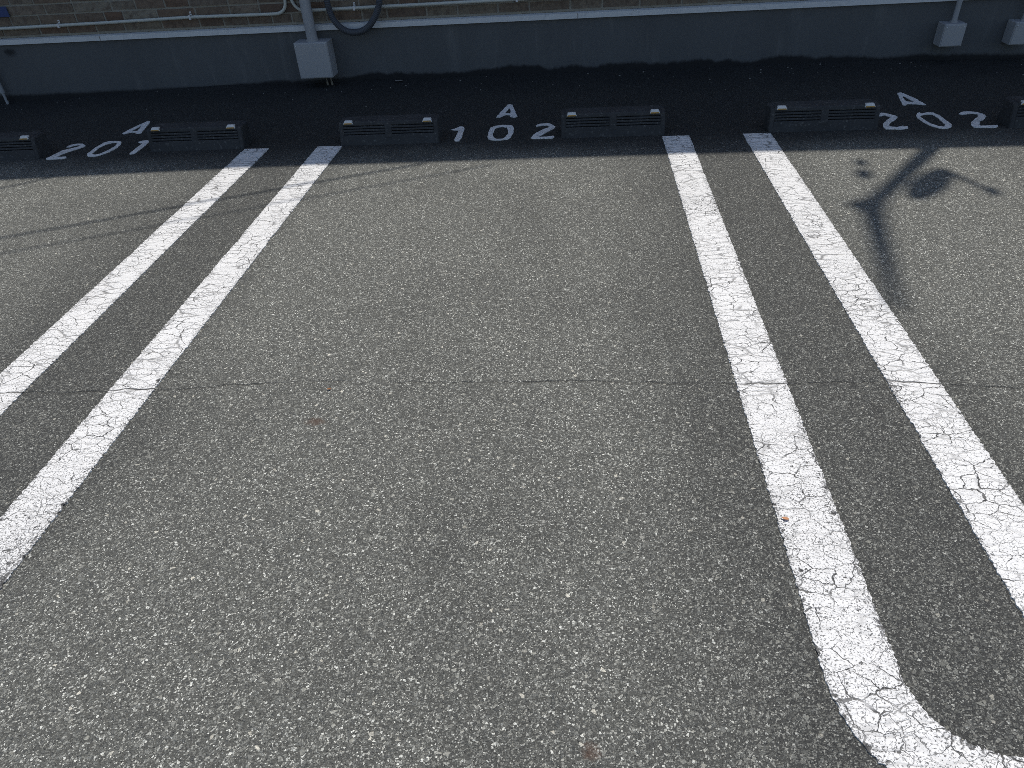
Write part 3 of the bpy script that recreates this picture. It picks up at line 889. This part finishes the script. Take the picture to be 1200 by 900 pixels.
# overhead cables from the eave to a pole out to the left: their thin shadows cross the bays
pole = empty('utility_pole', (-14.2, 0.9, 0))
MB().tube([(0, 0, -0.3), (0, 0, 4), (0, 0, 9)], [0.17, 0.15, 0.12], 20).build('shaft', 'concrete', pole, smooth=True)
ca = MB().box(-0.05, 0.05, -0.7, 0.9, 6.35, 6.45).build('crossarm', 'antenna', pole, bevel=0.008)
tag(pole, 'concrete utility pole beyond the left edge carrying the overhead cables', 'pole')
def cable(s0, z0, s1, z1, r, label):
    a, b = from_shadow(*s0, z0), from_shadow(*s1, z1)
    t = (-14.2 - a.x)/(b.x - a.x)
    e = a + (b-a)*t
    root = empty('overhead_cable', a)
    n = 24
    pts = [(a + (e-a)*(i/n)) - a for i in range(n+1)]
    MB().tube(pts, r, 8).build('wire', 'cable', root, smooth=True)
    return tag(root, label, 'cable', 'overhead cables between eave and pole')
cable((-0.85, 3.93), 5.35, (-2.83, 3.04), 5.50, 0.0115, 'thicker overhead cable whose shadow crosses the left double line')
cable((-0.45, 3.88), 5.35, (-2.30, 3.05), 5.50, 0.0065, 'thin overhead cable shading bay 102 beside the thicker one')
cable((-2.95, 3.95), 5.35, (-3.30, 3.70), 5.42, 0.010, 'overhead cable shading bay 201 at the left edge')

# ------------------------------------------------------------------ litter
def leaf(x, y, size, rz, mat, label, z=0.004):
    R = random.Random(int((x+9)*1000))
    n = 12
    mb = MB()
    mb.v.append((0, 0, 0.002))
    for i in range(n):
        a = 2*math.pi*i/n
        rr = size*(0.5 + 0.12*R.uniform(-1, 1))
        mb.v.append((rr*math.cos(a)*1.5, rr*math.sin(a)*0.75, 0.001 + 0.002*R.random()))
    for i in range(n):
        mb.f.append((0, 1+i, 1+(i+1) % n))
    b = len(mb.v)
    mb.v += [(q[0], q[1], q[2]-0.0008) for q in mb.v[:b]]
    mb.f += [tuple(b+i for i in reversed(f)) for f in mb.f[:n]]
    for i in range(n):
        j = (i+1) % n
        mb.f.append((1+i, b+1+i, b+1+j, 1+j))
    o = mb.build('dead_leaf', mat)
    o.location = (x, y, z); o.rotation_euler.z = rz
    return tag(o, label, 'leaf')
leaf(-0.81, 1.815, 0.010, 0.4, 'leaf', 'tiny brown leaf scrap on the asphalt of bay 102 near the crack')
leaf(0.531, 1.272, 0.011, -0.3, 'leaf_orange', 'tiny orange leaf scrap on the inner right white line', 0.008)
leaf(-1.36, 5.72, 0.042, 0.1, 'stone', 'pale dry leaf lying at the wall foot right of the large box', 0.015)

# grit washed up along the foot of the wall
gr = MB()
RG = random.Random(5)
for i in range(150):
    gx = RG.uniform(-6, 5)
    gy = wall_y(gx) - 0.03 - abs(RG.gauss(0, 0.28))
    if gy < 4.5: continue
    rr = RG.choice((0.0025, 0.003, 0.004, 0.006))*RG.uniform(0.7, 1.2)
    zc = ground_z(gx, gy) + rr*0.4
    pts = []
    for k in range(4):
        a = k*math.pi/2 + RG.uniform(-0.4, 0.4)
        pts.append((gx + rr*math.cos(a)*1.3, gy + rr*math.sin(a), zc + rr*RG.uniform(-0.2, 0.2)))
    pts += [(gx, gy, zc+rr*0.9), (gx, gy, zc-rr)]
    gr.add(pts, [(0, 1, 4), (1, 2, 4), (2, 3, 4), (3, 0, 4), (1, 0, 5), (2, 1, 5), (3, 2, 5), (0, 3, 5)])
g = gr.build('loose_grit', 'stone')
tag(g, 'loose pale grit scattered along the foot of the wall', 'grit', kind='stuff')
